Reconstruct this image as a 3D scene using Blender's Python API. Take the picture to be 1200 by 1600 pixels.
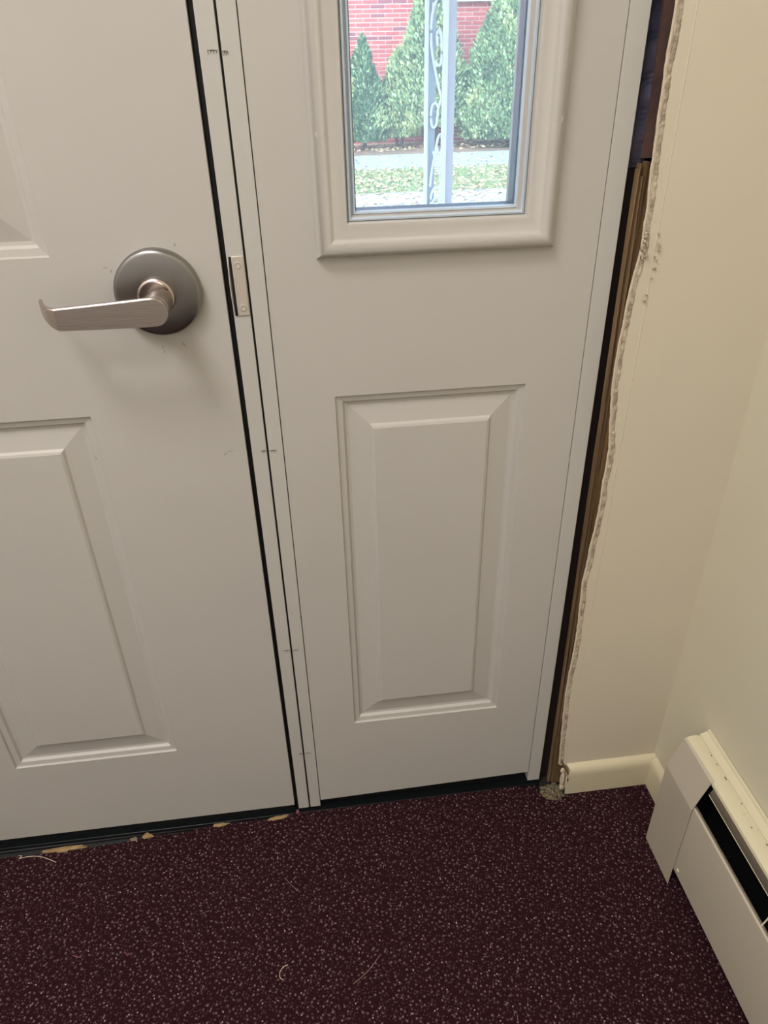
import bpy, bmesh, math, random
from mathutils import Vector, Matrix, noise
random.seed(7)
SC = bpy.context.scene
for o in list(bpy.data.objects): bpy.data.objects.remove(o)

# ---------------------------------------------------------------- camera
cam = bpy.data.cameras.new('camera'); co = bpy.data.objects.new('camera', cam)
SC.collection.objects.link(co); SC.camera = co
RT = Vector((0.99203381, -0.12439380, -0.01987695)); UP = Vector((0.08306695, 0.52733792, 0.84558536)); FW = Vector((0.09470371, 0.84050039, -0.53347006))
m = Matrix((RT, UP, -FW)).transposed().to_4x4(); m.translation = Vector((0, -0.79, 1.09061469)); co.matrix_world = m
cam.sensor_fit = 'VERTICAL'; cam.sensor_height = 36; cam.lens = 1131.558/1600*36
cam.clip_start = .02; cam.clip_end = 200
# ---------------------------------------------------------------- world, sun, lamps, exposure
W = bpy.data.worlds.new('world'); SC.world = W; W.use_nodes = True
nt = W.node_tree; bg = nt.nodes['Background']; sky = nt.nodes.new('ShaderNodeTexSky')
sky.sky_type = 'NISHITA'; sky.sun_disc = False; sky.sun_elevation = math.radians(48); sky.sun_rotation = math.radians(215); sky.air_density = 1.2; sky.dust_density = 2.5
nt.links.new(sky.outputs[0], bg.inputs[0]); bg.inputs[1].default_value = 0.85
sun = bpy.data.lights.new('sun', 'SUN'); sun.energy = 2.7; sun.angle = math.radians(6); sun.color = (1, .96, .9)
so = bpy.data.objects.new('sun', sun); SC.collection.objects.link(so)
so.rotation_euler = Vector((1, .9, -1.35)).to_track_quat('-Z', 'Y').to_euler()
def area(name, loc, target, size, power, col):
    l = bpy.data.lights.new(name, 'AREA'); l.shape = 'DISK'; l.size = size; l.energy = power; l.color = col
    o = bpy.data.objects.new(name, l); SC.collection.objects.link(o); o.location = loc
    o.rotation_euler = (Vector(target)-Vector(loc)).to_track_quat('-Z', 'Y').to_euler(); return o
area('ceiling_lamp_light', (-.74, -.95, 2.68), (-.74, -.95, 0), .62, 25.5, (1, .972, .955))
area('rear_fill_light', (-.60, -1.85, 2.68), (-.60, -1.85, 0), .75, 13, (1, .972, .955))  # added fill to lift the ambient light, no lamp known there
SC.view_settings.view_transform = 'Standard'; SC.view_settings.look = 'None'; SC.view_settings.gamma = 1
SC.view_settings.exposure = 0.0; SC.view_settings.use_curve_mapping = False

# ---------------------------------------------------------------- materials
def lin(r, g, b):
    f = lambda c: (c/255/12.92) if c/255 <= .04045 else ((c/255+.055)/1.055)**2.4
    return (f(r), f(g), f(b), 1)
def mat(name, col, rough=.5, metal=0, spec=.5, bump=None, var=None, coat=0):
    """bump=(scale,strength,distance) var=(scale, colour2, amount)"""
    M = bpy.data.materials.new(name); M.use_nodes = True; n = M.node_tree.nodes; L = M.node_tree.links
    b = n['Principled BSDF']; b.inputs['Base Color'].default_value = col; b.inputs['Roughness'].default_value = rough
    b.inputs['Metallic'].default_value = metal; b.inputs['Specular IOR Level'].default_value = spec
    tc = n.new('ShaderNodeTexCoord')
    if var:
        nz = n.new('ShaderNodeTexNoise'); nz.inputs['Scale'].default_value = var[0]; nz.inputs['Detail'].default_value = 4
        mp = n.new('ShaderNodeMapping'); L.new(tc.outputs['Object'], mp.inputs[0]); L.new(mp.outputs[0], nz.inputs['Vector'])
        if len(var) > 3: mp.inputs['Scale'].default_value = var[3]
        cr = n.new('ShaderNodeValToRGB'); cr.color_ramp.elements[0].position = .5-var[2]; cr.color_ramp.elements[1].position = .5+var[2]
        cr.color_ramp.elements[0].color = col; cr.color_ramp.elements[1].color = var[1]
        L.new(nz.outputs['Fac'], cr.inputs[0]); L.new(cr.outputs[0], b.inputs['Base Color'])
    if bump:
        nz = n.new('ShaderNodeTexNoise'); nz.inputs['Scale'].default_value = bump[0]; nz.inputs['Detail'].default_value = 3
        mp = n.new('ShaderNodeMapping'); L.new(tc.outputs['Object'], mp.inputs[0]); L.new(mp.outputs[0], nz.inputs['Vector'])
        if len(bump) > 3: mp.inputs['Scale'].default_value = bump[3]
        bm_ = n.new('ShaderNodeBump'); bm_.inputs['Strength'].default_value = bump[1]; bm_.inputs['Distance'].default_value = bump[2]
        L.new(nz.outputs['Fac'], bm_.inputs['Height']); L.new(bm_.outputs[0], b.inputs['Normal'])
    return M
DOOR = mat('door_white_paint', lin(195, 190, 184), .42, spec=.4, bump=(60, .05, .001), var=(3, lin(199, 194, 187), .2))
TRIMW = mat('jamb_white_paint', lin(199, 195, 189), .45, spec=.4)
VINYL = mat('vinyl_daylight_tint', lin(200, 212, 224), .3)  # bluish tint imitates outside daylight falling on the glazing bead
CREAM = mat('wall_cream_paint', lin(217, 208, 188), .7, spec=.25, bump=(140, .12, .001), var=(2.5, lin(220, 208, 187), .2))
CREAM2 = mat('side_wall_cream_paint', lin(220, 213, 190), .75, spec=.2, bump=(140, .12, .001))
CEIL = mat('ceiling_paint', lin(226, 224, 220), .8)
BASE = mat('baseboard_cream_enamel', lin(222, 211, 180), .3, spec=.5, bump=(35, .12, .002))
HEAT = mat('heater_cream_enamel', lin(196, 186, 168), .35, bump=(45, .05, .001))
HEATTOP = mat('heater_brushed_cream_paint', lin(224, 215, 184), .35, bump=(60, .25, .002, (1, .15, 1)))
BLACK = mat('black_rubber', lin(14, 15, 18), .55, bump=(120, .2, .001))
BRONZE = mat('dark_threshold_metal', lin(20, 24, 26), .35, metal=.3)
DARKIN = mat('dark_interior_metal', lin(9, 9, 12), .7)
DAMP = mat('damper_metal', lin(150, 140, 124), .4, metal=.6)
STEEL = mat('satin_steel', lin(194, 182, 176), .26, metal=1, bump=(25, .10, .0006, (1, 1, 30)))
STEELR = mat('satin_steel_turned', lin(150, 147, 145), .30, metal=1)
STRIKE = mat('strike_plate_metal', lin(206, 196, 184), .38, metal=.25)
HOLE = mat('screw_dark', lin(40, 26, 18), .6)
PENCIL = mat('pencil_grey', lin(92, 86, 80), .8)
SCUFF = mat('scuff_grey', lin(150, 146, 143), .8)
WOOD = mat('rough_stud_wood', lin(92, 68, 42), .85, bump=(60, .6, .003, (1, 1, .06)), var=(90, lin(140, 110, 72), .22, (1, 1, .05)))
WOODP = mat('pale_split_wood', lin(160, 132, 96), .85, bump=(60, .5, .003, (1, 1, .06)), var=(70, lin(96, 70, 46), .25, (1, 1, .06)))
GAPDARK = mat('dark_gap_backing', lin(40, 29, 22), .9, bump=(60, .6, .003, (1, 1, .06)))
WOODD = mat('dark_shim_wood', lin(74, 56, 52), .9, bump=(40, .6, .004), var=(25, lin(112, 82, 72), .2))
INSUL = mat('dark_blue_membrane', lin(44, 50, 78), .7, bump=(30, .8, .01), var=(18, lin(84, 76, 88), .2))
GYP = mat('torn_drywall_edge', lin(214, 198, 176), .9, bump=(160, .5, .002))
CAULK = mat('dried_caulk', lin(160, 142, 124), .7, bump=(150, .8, .003), var=(90, lin(204, 190, 166), .12))
CAULKB = mat('brown_torn_caulk', lin(104, 82, 54), .75, bump=(150, .8, .002))
ADH = mat('old_adhesive_crumbs', lin(58, 48, 34), .8, bump=(200, .8, .003), var=(240, lin(150, 138, 110), .16))
FOAM = mat('tan_carpet_pad', lin(150, 122, 80), .9, bump=(150, .7, .003), var=(80, lin(172, 146, 104), .2))
FOAMG = mat('grey_carpet_pad', lin(130, 112, 96), .9, bump=(150, .7, .003))
THREAD = mat('pale_thread', lin(205, 190, 170), .6)
THREADG = mat('grey_hair', lin(150, 128, 118), .6)
PINKT = mat('pink_lint', lin(150, 82, 92), .8)
SUB = mat('subfloor', lin(40, 34, 30), .9)

def carpet_mat():
    M = bpy.data.materials.new('maroon_speckled_carpet'); M.use_nodes = True; n = M.node_tree.nodes; L = M.node_tree.links
    b = n['Principled BSDF']; b.inputs['Roughness'].default_value = .95; b.inputs['Specular IOR Level'].default_value = .1
    tc = n.new('ShaderNodeTexCoord')
    def mapn(rot, sc):
        mp = n.new('ShaderNodeMapping'); mp.inputs['Rotation'].default_value = (0, 0, math.radians(rot)); mp.inputs['Scale'].default_value = sc
        L.new(tc.outputs['Object'], mp.inputs[0]); return mp
    def math_(op, a, bb=None):
        q = n.new('ShaderNodeMath'); q.operation = op
        for i, v in enumerate((a, bb)):
            if v is None: continue
            if isinstance(v, (int, float)): q.inputs[i].default_value = v
            else: L.new(v, q.inputs[i])
        return q.outputs[0]
    def dots(scale, rand, rot, thr, soft):
        v = n.new('ShaderNodeTexVoronoi'); v.voronoi_dimensions = '2D'; v.inputs['Scale'].default_value = scale; v.inputs['Randomness'].default_value = rand
        L.new(mapn(rot, (1, 1, 1)).outputs[0], v.inputs['Vector'])
        mr = n.new('ShaderNodeMapRange'); mr.inputs[1].default_value = thr; mr.inputs[2].default_value = thr+soft; mr.inputs[3].default_value = 1; mr.inputs[4].default_value = 0
        L.new(v.outputs['Distance'], mr.inputs[0])
        sep = n.new('ShaderNodeSeparateColor'); L.new(v.outputs['Color'], sep.inputs[0])
        return mr.outputs[0], sep.outputs[0]
    d1, c1 = dots(128, .85, 45, .08, .17)
    d2, c2 = dots(230, .8, 20, .10, .14)
    d3, c3 = dots(95, 1, 0, .05, .05)
    a = math_('MULTIPLY', d1, math_('ADD', math_('MULTIPLY', c1, .95), .05))
    c = math_('MULTIPLY', math_('MULTIPLY', d2, math_('GREATER_THAN', c2, .55)), .45)
    e = math_('MULTIPLY', d3, math_('GREATER_THAN', c3, .9))
    nz = n.new('ShaderNodeTexNoise'); nz.inputs['Scale'].default_value = 420; L.new(tc.outputs['Object'], nz.inputs['Vector'])
    mix = n.new('ShaderNodeMix'); mix.data_type = 'RGBA'; L.new(nz.outputs['Fac'], mix.inputs[0])
    mix.inputs[6].default_value = lin(18, 4, 8); mix.inputs[7].default_value = lin(60, 30, 36)
    m2 = n.new('ShaderNodeMix'); m2.data_type = 'RGBA'; L.new(math_('MAXIMUM', a, c), m2.inputs[0]); L.new(mix.outputs[2], m2.inputs[6]); m2.inputs[7].default_value = lin(138, 112, 114)
    m3 = n.new('ShaderNodeMix'); m3.data_type = 'RGBA'; L.new(e, m3.inputs[0]); L.new(m2.outputs[2], m3.inputs[6]); m3.inputs[7].default_value = lin(215, 190, 185)
    L.new(m3.outputs[2], b.inputs['Base Color'])
    bp = n.new('ShaderNodeBump'); bp.inputs['Strength'].default_value = .8; bp.inputs['Distance'].default_value = .002
    L.new(math_('ADD', nz.outputs['Fac'], math_('MULTIPLY', d1, .4)), bp.inputs['Height']); L.new(bp.outputs[0], b.inputs['Normal'])
    return M
CARPET = carpet_mat()
def glass_mat():
    M = bpy.data.materials.new('window_glass'); M.use_nodes = True; n = M.node_tree.nodes; L = M.node_tree.links
    n.remove(n['Principled BSDF']); out = n['Material Output']
    tr = n.new('ShaderNodeBsdfTransparent'); tr.inputs[0].default_value = (.93, .97, .98, 1); gl = n.new('ShaderNodeBsdfGlossy'); gl.inputs['Roughness'].default_value = .02
    fr = n.new('ShaderNodeFresnel'); fr.inputs[0].default_value = 1.45
    mx = n.new('ShaderNodeMixShader'); L.new(fr.outputs[0], mx.inputs[0]); L.new(tr.outputs[0], mx.inputs[1]); L.new(gl.outputs[0], mx.inputs[2])
    df = n.new('ShaderNodeBsdfTranslucent'); df.inputs[0].default_value = (.75, .88, 1, 1); m2 = n.new('ShaderNodeMixShader'); m2.inputs[0].default_value = .07
    L.new(mx.outputs[0], m2.inputs[1]); L.new(df.outputs[0], m2.inputs[2]); L.new(m2.outputs[0], out.inputs[0]); return M   # bluish translucent share puts the outdoor glare haze into the pane
GLASS = glass_mat()
# outside
MORTAR = mat('brick_mortar', lin(240, 214, 210), .9)
BR = [mat('red_brick_a', lin(198, 104, 104), .85, bump=(40, .4, .004)), mat('red_brick_b', lin(188, 94, 98), .85, bump=(40, .4, .004)), mat('red_brick_c', lin(150, 88, 100), .85, bump=(40, .4, .004)), mat('red_brick_d', lin(206, 118, 114), .85)]
LEAF = [mat('leaf_mid_green', lin(136, 170, 126), .6), mat('leaf_light_green', lin(178, 204, 158), .6), mat('leaf_dark_green', lin(88, 126, 100), .7), mat('leaf_yellow_green', lin(200, 206, 154), .6)]
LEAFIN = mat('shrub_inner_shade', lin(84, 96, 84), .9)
BARK = mat('shrub_bark', lin(92, 76, 66), .9)
GROUND = mat('soil_lawn', lin(150, 164, 112), .95, var=(9, lin(186, 178, 130), .2))
GRASS = [mat('grass_green', lin(150, 180, 136), .8), mat('grass_pale', lin(190, 200, 158), .8)]
CONC = mat('pale_concrete', lin(156, 163, 168), .85, bump=(60, .3, .003), var=(5, lin(168, 174, 178), .2))
CONC2 = mat('bleached_concrete', lin(188, 190, 188), .85, bump=(60, .3, .003), var=(5, lin(200, 200, 196), .2))
MULCH = mat('dark_mulch', lin(112, 94, 84), .95, bump=(40, .8, .02), var=(24, lin(158, 134, 112), .15))
DLEAF = [mat('dry_leaf_tan', lin(206, 186, 150), .8), mat('dry_leaf_yellow', lin(222, 208, 158), .8), mat('dry_leaf_brown', lin(158, 130, 112), .8)]
ALUM = mat('white_porch_aluminium', lin(250, 250, 250), .4)
ALUMW = mat('pale_blue_grey_web', lin(176, 186, 200), .4); ALUML = mat('porch_post_side_shade', lin(206, 200, 212), .4)  # side plate: lavender shade of the white post put into its colour
WHITEP = mat('outside_white_paint', lin(235, 235, 238), .5)
DKGL = mat('dark_pane', lin(50, 60, 72), .1)

# ---------------------------------------------------------------- mesh helpers
class MB:
    def __init__(s): s.bm = bmesh.new()
    def box(s, x0, x1, y0, y1, z0, z1, mi=0):
        v = [s.bm.verts.new(p) for p in ((x0,y0,z0),(x1,y0,z0),(x1,y1,z0),(x0,y1,z0),(x0,y0,z1),(x1,y0,z1),(x1,y1,z1),(x0,y1,z1))]
        for f in ((0,3,2,1),(4,5,6,7),(0,1,5,4),(1,2,6,5),(2,3,7,6),(3,0,4,7)): s.bm.faces.new([v[i] for i in f]).material_index = mi
        return v
    def poly(s, pts, mi=0):
        f = s.bm.faces.new([s.bm.verts.new(p) for p in pts]); f.material_index = mi; return f
    def prism(s, prof, a, b, axis):
        """closed 2-D profile extruded from a to b along axis (0:x,1:y,2:z)"""
        def P(u, v, t): return {0: (t,u,v), 1: (u,t,v), 2: (u,v,t)}[axis]
        A = [s.bm.verts.new(P(u,v,a)) for u,v in prof]; B = [s.bm.verts.new(P(u,v,b)) for u,v in prof]; n = len(prof)
        for i in range(n): s.bm.faces.new((A[i],A[(i+1)%n],B[(i+1)%n],B[i]))
        s.bm.faces.new(A[::-1]); s.bm.faces.new(B)
    def tube(s, pts, r, n=8, mi=0, closed=False, taper=None):
        pts = [Vector(p) for p in pts]; rings = []
        for i, p in enumerate(pts):
            t = (pts[min(i+1, len(pts)-1)]-pts[max(i-1, 0)]).normalized()
            a = t.cross(Vector((0,0,1))); a = a.normalized() if a.length > 1e-4 else Vector((1,0,0)); b = t.cross(a).normalized()
            rr = r if taper is None else r*taper[i]
            rings.append([s.bm.verts.new(p+rr*(math.cos(k*2*math.pi/n)*a+math.sin(k*2*math.pi/n)*b)) for k in range(n)])
        for A, B in zip(rings, rings[1:]):
            for k in range(n): s.bm.faces.new((A[k],A[(k+1)%n],B[(k+1)%n],B[k])).material_index = mi
        s.bm.faces.new(rings[0][::-1]); s.bm.faces.new(rings[-1])
    def lathe_y(s, cx, cz, prof, n=48):
        """profile list of (radius, y) spun about a Y-parallel axis"""
        rings = []
        for r, y in prof:
            if r < 1e-6: rings.append([s.bm.verts.new((cx, y, cz))]*n)
            else: rings.append([s.bm.verts.new((cx+r*math.cos(2*math.pi*k/n), y, cz+r*math.sin(2*math.pi*k/n))) for k in range(n)])
        for A, B in zip(rings, rings[1:]):
            for k in range(n):
                f = [A[k],A[(k+1)%n],B[(k+1)%n],B[k]]; q = []
                for v in f:
                    if v not in q: q.append(v)
                if len(q) > 2: s.bm.faces.new(q)
    def build(s, name, mats, parent=None, smooth=False, bevel=0, seg=2, recalc=True):
        if recalc: bmesh.ops.recalc_face_normals(s.bm, faces=s.bm.faces)
        me = bpy.data.meshes.new(name); s.bm.to_mesh(me); s.bm.free()
        for mm in (mats if isinstance(mats, (list, tuple)) else [mats]): me.materials.append(mm)
        if smooth:
            for p in me.polygons: p.use_smooth = True
            if smooth != 'all': me.set_sharp_from_angle(angle=math.radians(35))
        o = bpy.data.objects.new(name, me); SC.collection.objects.link(o)
        if parent: o.parent = parent; o.matrix_parent_inverse = parent.matrix_world.inverted()
        if bevel:
            b = o.modifiers.new('bevel', 'BEVEL'); b.width = bevel; b.segments = seg; b.limit_method = 'ANGLE'; b.angle_limit = math.radians(40)
            for p in me.polygons: p.use_smooth = True
            me.set_sharp_from_angle(angle=math.radians(30))
        return o
def link(o, mw=None): SC.collection.objects.link(o); return o
def empty(name, loc):
    o = bpy.data.objects.new(name, None); SC.collection.objects.link(o); o.location = loc; o.empty_display_size = .05
    bpy.context.view_layer.update(); return o
def tag(o, label=None, cat=None, group=None, kind=None):
    for k, v in (('label', label), ('category', cat), ('group', group), ('kind', kind)):
        if v: o[k] = v
    return o

# ================================================================ ROOM SHELL
XR = .545; YW = -.020; XL = -1.35; YB = -2.3; ZC = 2.75
# carpet: real thickness, ragged cut edge along the threshold
mb = MB()
edge = [(-1.35,-.020),(-.60,-.020),(-.50,-.022),(-.42,-.021),(-.36,-.019),(-.32,-.015),(-.26,-.014),(-.20,-.006),(-.15,-.007),(-.10,-.008),(-.075,-.001),(-.03,.003),(.05,.003),(.145,.004),(.24,.001),(.30,-.004),(.342,-.008),(.348,-.026),(.356,-.037),(.372,-.041),(.386,-.039),(.392,-.0315),(.46,-.0315),(.5335,-.0315)]
pts = []
for (x0,y0),(x1,y1) in zip(edge, edge[1:]):
    k = max(1, int((x1-x0)/.006))
    for i in range(k):
        t = i/k; x = x0+(x1-x0)*t; j = .0022 if x < .39 else .0006
        pts.append((x, y0+(y1-y0)*t+j*noise.noise(Vector((x*60, 1, 0)))+j*.7*noise.noise(Vector((x*220, 5, 0)))))
pts.append(edge[-1])
top = [mb.bm.verts.new((x,y,0)) for x,y in pts]; low = [mb.bm.verts.new((x,y,-.007)) for x,y in pts]; back = [mb.bm.verts.new((x,YB,0)) for x,y in pts]
for i in range(len(pts)-1):
    mb.bm.faces.new((top[i],back[i],back[i+1],top[i+1])); mb.bm.faces.new((top[i],top[i+1],low[i+1],low[i]))
fl = mb.build('floor', CARPET, recalc=False); tag(fl, 'maroon carpet with pale speckles and ragged cut edge at the doors', 'carpet', kind='structure')
mb = MB(); mb.box(-1.5,.7,-2.4,.16,-.06,-.007); mb.build('subfloor', SUB, fl)
# fuzzy yarn ends along the cut edge
mb = MB()
for i in range(900):
    k = random.randrange(len(pts)); x, y = pts[k]
    if x > .39 and random.random() < .6: continue
    h = random.uniform(.001,.003); a = random.uniform(-.0015,.0015); w = .0005
    z0 = random.uniform(-.002, 0.0)
    mb.poly([(x-w,y,z0),(x+w,y,z0),(x+a,y+random.uniform(-.001,.002),z0+h)])
tag(mb.build('carpet_fringe', CARPET, fl, recalc=False), kind='stuff')

mb = MB(); mb.box(XL-.1,XR+.1,YB-.1,.16,ZC,ZC+.1); tag(mb.build('ceiling', CEIL), 'off-white ceiling above the entry', 'ceiling', kind='structure')
mb = MB(); mb.box(XL-.1,XL,YB,.14,-.05,ZC); tag(mb.build('wall_left', CEIL), 'cream wall at the hinge side of the door, outside the photo', 'wall', kind='structure')
mb = MB(); mb.box(XL-.1,XR+.1,YB-.1,YB,-.05,ZC); tag(mb.build('wall_front', CEIL), 'cream wall opposite the doors, outside the photo', 'wall', kind='structure')
mb = MB(); mb.box(XR,XR+.12,YB,.14,-.05,ZC); tag(mb.build('wall_right', CREAM2), 'cream painted wall behind the baseboard heater', 'wall', kind='structure')

# wall beside the sidelight: drywall with ragged left edge, no casing
mb = MB()
ek = [(0,.3890),(.060,.3885),(.0675,.3745),(.24,.3665),(.35,.3695),(.457,.3655),(.57,.3718),(.665,.3725),(.72,.366),(.78,.3625),(.865,.3665),(.91,.372),(.945,.3705),(1.04,.3668),(1.12,.3665),(1.4,.369),(2.06,.368)]
def edgex(z):
    for (a,xa),(b,xb) in zip(ek, ek[1:]):
        if z <= b: x = xa+(xb-xa)*(z-a)/(b-a); break
    else: x = ek[-1][1]
    return x+.0012*noise.noise(Vector((0,3,z*30)))+.0006*noise.noise(Vector((0,8,z*130)))
NZ = 520; zs = [i*2.06/NZ for i in range(NZ+1)]
A = [mb.bm.verts.new((edgex(z),YW,z)) for z in zs]; B = [mb.bm.verts.new((edgex(z)+.0003,YW+.0028,z)) for z in zs]; D_ = [mb.bm.verts.new((edgex(z)+.016,YW+.0034,z)) for z in zs]
Cc = [mb.bm.verts.new((XR,YW,z)) for z in zs]
for i in range(NZ):
    mb.bm.faces.new((A[i],Cc[i],Cc[i+1],A[i+1])).material_index = 0; mb.bm.faces.new((B[i],A[i],A[i+1],B[i+1])).material_index = 1; mb.bm.faces.new((D_[i],B[i],B[i+1],D_[i+1])).material_index = 1
mb.box(.43,XR,YW+.0005,.14,0,2.06); mb.box(XL,XR,YW,.14,2.06,ZC); mb.box(XL,-1.035,YW,.14,-.05,2.06)
wb = mb.build('wall_back', [CREAM, GYP], recalc=False); tag(wb, 'cream drywall strip right of the sidelight with ragged torn left edge', 'wall', kind='structure')
# old paint / caulk ridges where the casing was
mb = MB()
def ridge(x_of, z0, z1, w, h, y0, n, seed, mi=0):
    prev = None
    for i in range(n+1):
        z = z0+(z1-z0)*i/n; x = x_of(z); nn = noise.noise(Vector((seed,z*110,2)))*.6+noise.noise(Vector((seed,z*350,7)))*.6
        ww = w*(1+.5*nn); hh = h*(.8+.9*max(-.7,nn)); ring = [mb.bm.verts.new((x-ww,y0+.0004,z)), mb.bm.verts.new((x-ww*.4,y0-hh*.8,z)), mb.bm.verts.new((x+ww*.35,y0-hh,z)), mb.bm.verts.new((x+ww,y0+.0004,z))]
        if prev:
            for a in range(3): mb.bm.faces.new((prev[a],prev[a+1],ring[a+1],ring[a])).material_index = mi
        prev = ring
ridge(lambda z: edgex(z)+.0056+.0014*noise.noise(Vector((4,z*25,0))), .07, 2.03, .0026, .0013, YW, 1500, 3.3)
ridge(lambda z: edgex(z)+.0034+.0010*noise.noise(Vector((9,z*40,0))), .07, 2.03, .0012, .0008, YW, 1500, 23.3)
cb = mb.build('caulk_bead', CAULK, wb, smooth='all', recalc=False); tag(cb, 'bumpy brown dried caulk line')
mb = MB()
ridge(lambda z: edgex(z)+.0008, .066, 2.03, .0013, .0012, YW, 900, 9.1)
mb.build('paper_lip', GYP, wb, smooth='all', recalc=False)
mb = MB()
ox = lambda z: .3845+.0035*min(1,z)+.0008*noise.noise(Vector((1,z*14,0)))
ridge(ox, .075, 2.03, .0010, .0006, YW, 900, 15.2)
mb.build('paint_ridge', CREAM, wb, smooth='all', recalc=False)
mb = MB()   # paint flakes standing off the wall near two knots
for zc, xc, nf in ((.912,.3735,34),(.905,.3885,7),(.86,.387,3)):
    for i in range(nf):
        x = xc+random.gauss(0,.0016); z = zc+random.gauss(0,.011); r = random.uniform(.0008,.0022)
        c = Vector((x,YW-.001-random.random()*.002,z)); a = random.uniform(0,6.28)
        mb.poly([c+r*Vector((math.cos(a+t*1.57),random.uniform(-.6,.6),math.sin(a+t*1.57))) for t in range(4)][:4]) if False else None
        ico = bmesh.ops.create_icosphere(mb.bm, subdivisions=1, radius=r, matrix=Matrix.Translation(c))
        for v in ico['verts']: v.co += Vector((random.uniform(-1,1),random.uniform(-1,1),random.uniform(-1,1)))*r*.4
tag(mb.build('paint_flakes', CAULK, wb), kind='stuff')

# what shows in the rough opening
def rough(name, mt, x0, x1, y0, y1, z0, z1, n=60, amp=.0008, seed=0, parent=wb):
    mb = MB(); prev = None
    for i in range(n+1):
        z = z0+(z1-z0)*i/n
        w = lambda k: amp*noise.noise(Vector((seed+k*7.7,z*12,0)))+amp*.4*noise.noise(Vector((seed+k*3.1,z*60,0)))
        ring = [mb.bm.verts.new(p) for p in ((x0+w(0),y0+w(1),z),(x0*.6+x1*.4,y0+w(5)*1.6,z),(x1+w(2),y0+w(3),z),(x1+w(2),y1,z),(x0+w(0),y1,z))]
        if prev:
            for a in range(5): mb.bm.faces.new((prev[a],prev[(a+1)%5],ring[(a+1)%5],ring[a]))
        else: mb.bm.faces.new(ring[::-1])
        prev = ring
    mb.bm.faces.new(prev); return mb.build(name, mt, parent)
def board(name, mt, x0, x1, y0, z1, seed, z0=0., lean=.006):
    o = rough(name, mt, x0, x1, y0, y0+.008, z0, z1, seed=seed, n=90, amp=.0007)
    for v in o.data.vertices: v.co.x -= lean*v.co.z
    return o
board('stud', WOODP, .3683, .3701, -.0040, .985, 2)
board('stud', WOOD, .3705, .3732, -.0015, .990, 1)
board('stud', WOODP, .3736, .3752, -.0050, .978, 6)
board('stud', WOOD, .3756, .3801, -.0040, .992, 8)
board('stud', WOOD, .3804, .4300, -.0060, .985, 9)
board('stud', WOODD, .3700, .4250, .008, 2.05, 11, z0=.994, lean=.0)
rough('insulation', INSUL, .3535, .3740, .012, .055, .985, 2.05, amp=.005, n=220, seed=13)
rough('stud', GAPDARK, .3560,.4300,.016,.050,.0,.990, seed=21)  # dark backing panel added so the gap beside the boards reads dark
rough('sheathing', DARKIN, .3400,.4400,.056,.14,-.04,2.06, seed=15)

# baseboards (profile: flat face, rounded nose, slope back to the wall)
def bprof(t):   # (offset from wall, z)
    return [(0,.001),(t,.001),(t,.046),(t*.98,.054),(t*.82,.0605),(t*.5,.0645),(0,.067)]
mb = MB()
P = [(YW-o, z) for o, z in bprof(.0118)]; n = len(P); st = [.3905,.3925,.45,.5,XR]
rings = []
for k, x in enumerate(st):
    rings.append([mb.bm.verts.new((x+(.0025*math.sin(i*1.9)+ (-.004 if i in (1,2) else 0) if k == 0 else 0), y, z)) for i,(y,z) in enumerate(P)])
for Aq,Bq in zip(rings, rings[1:]):
    for i in range(n): mb.bm.faces.new((Aq[i],Aq[(i+1)%n],Bq[(i+1)%n],Bq[i]))
mb.bm.faces.new(rings[0]); mb.bm.faces.new(rings[-1][::-1])
bb = mb.build('baseboard_back', BASE, smooth=True); tag(bb, 'short glossy cream baseboard under the torn drywall strip, chipped left end', 'baseboard', kind='structure')
mb = MB()   # broken plaster and torn caulk at the cut end of the baseboard
for c, r, s in (((.3850,-.0215,.030),.0085,(.45,.6,2.4)),((.3835,-.0215,.052),.0045,(.9,.7,1.2)),((.3860,-.0220,.010),.0060,(.7,.7,1.5))):
    q = bmesh.ops.create_icosphere(mb.bm, subdivisions=3, radius=r, matrix=Matrix.Translation(c) @ Matrix.Diagonal((*s,1)))
    for v in q['verts']: v.co += Vector((1,1,1))*.0014*noise.noise(v.co*240)
tag(mb.build('broken_plaster', GYP, bb, smooth='all'), 'pale lump of broken plaster at the cut end')
mb = MB(); mb.tube([(.3880,-.0290,.001),(.3895,-.0300,.018),(.3900,-.0305,.038),(.3895,-.0300,.054),(.3865,-.0260,.063),(.3830,-.0222,.066),(.3790,-.0208,.074),(.3775,-.0205,.082)],.0019,8,taper=[.8,1,1.1,1.1,1,.9,.6,.2])
for v in mb.bm.verts: v.co += Vector((1,1,1))*.0011*noise.noise(v.co*300)
tag(mb.build('torn_caulk', CAULKB, bb, smooth='all'), 'brown torn caulk strip curling over the cut end')
mb = MB(); mb.prism([(XR-o, z) for o, z in bprof(.0103)], YW-.0100, -.1300, 1)
br_ = mb.build('baseboard_right', BASE, smooth=True); tag(br_, 'stub of cream baseboard between the corner and the heater', 'baseboard', kind='structure')

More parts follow.
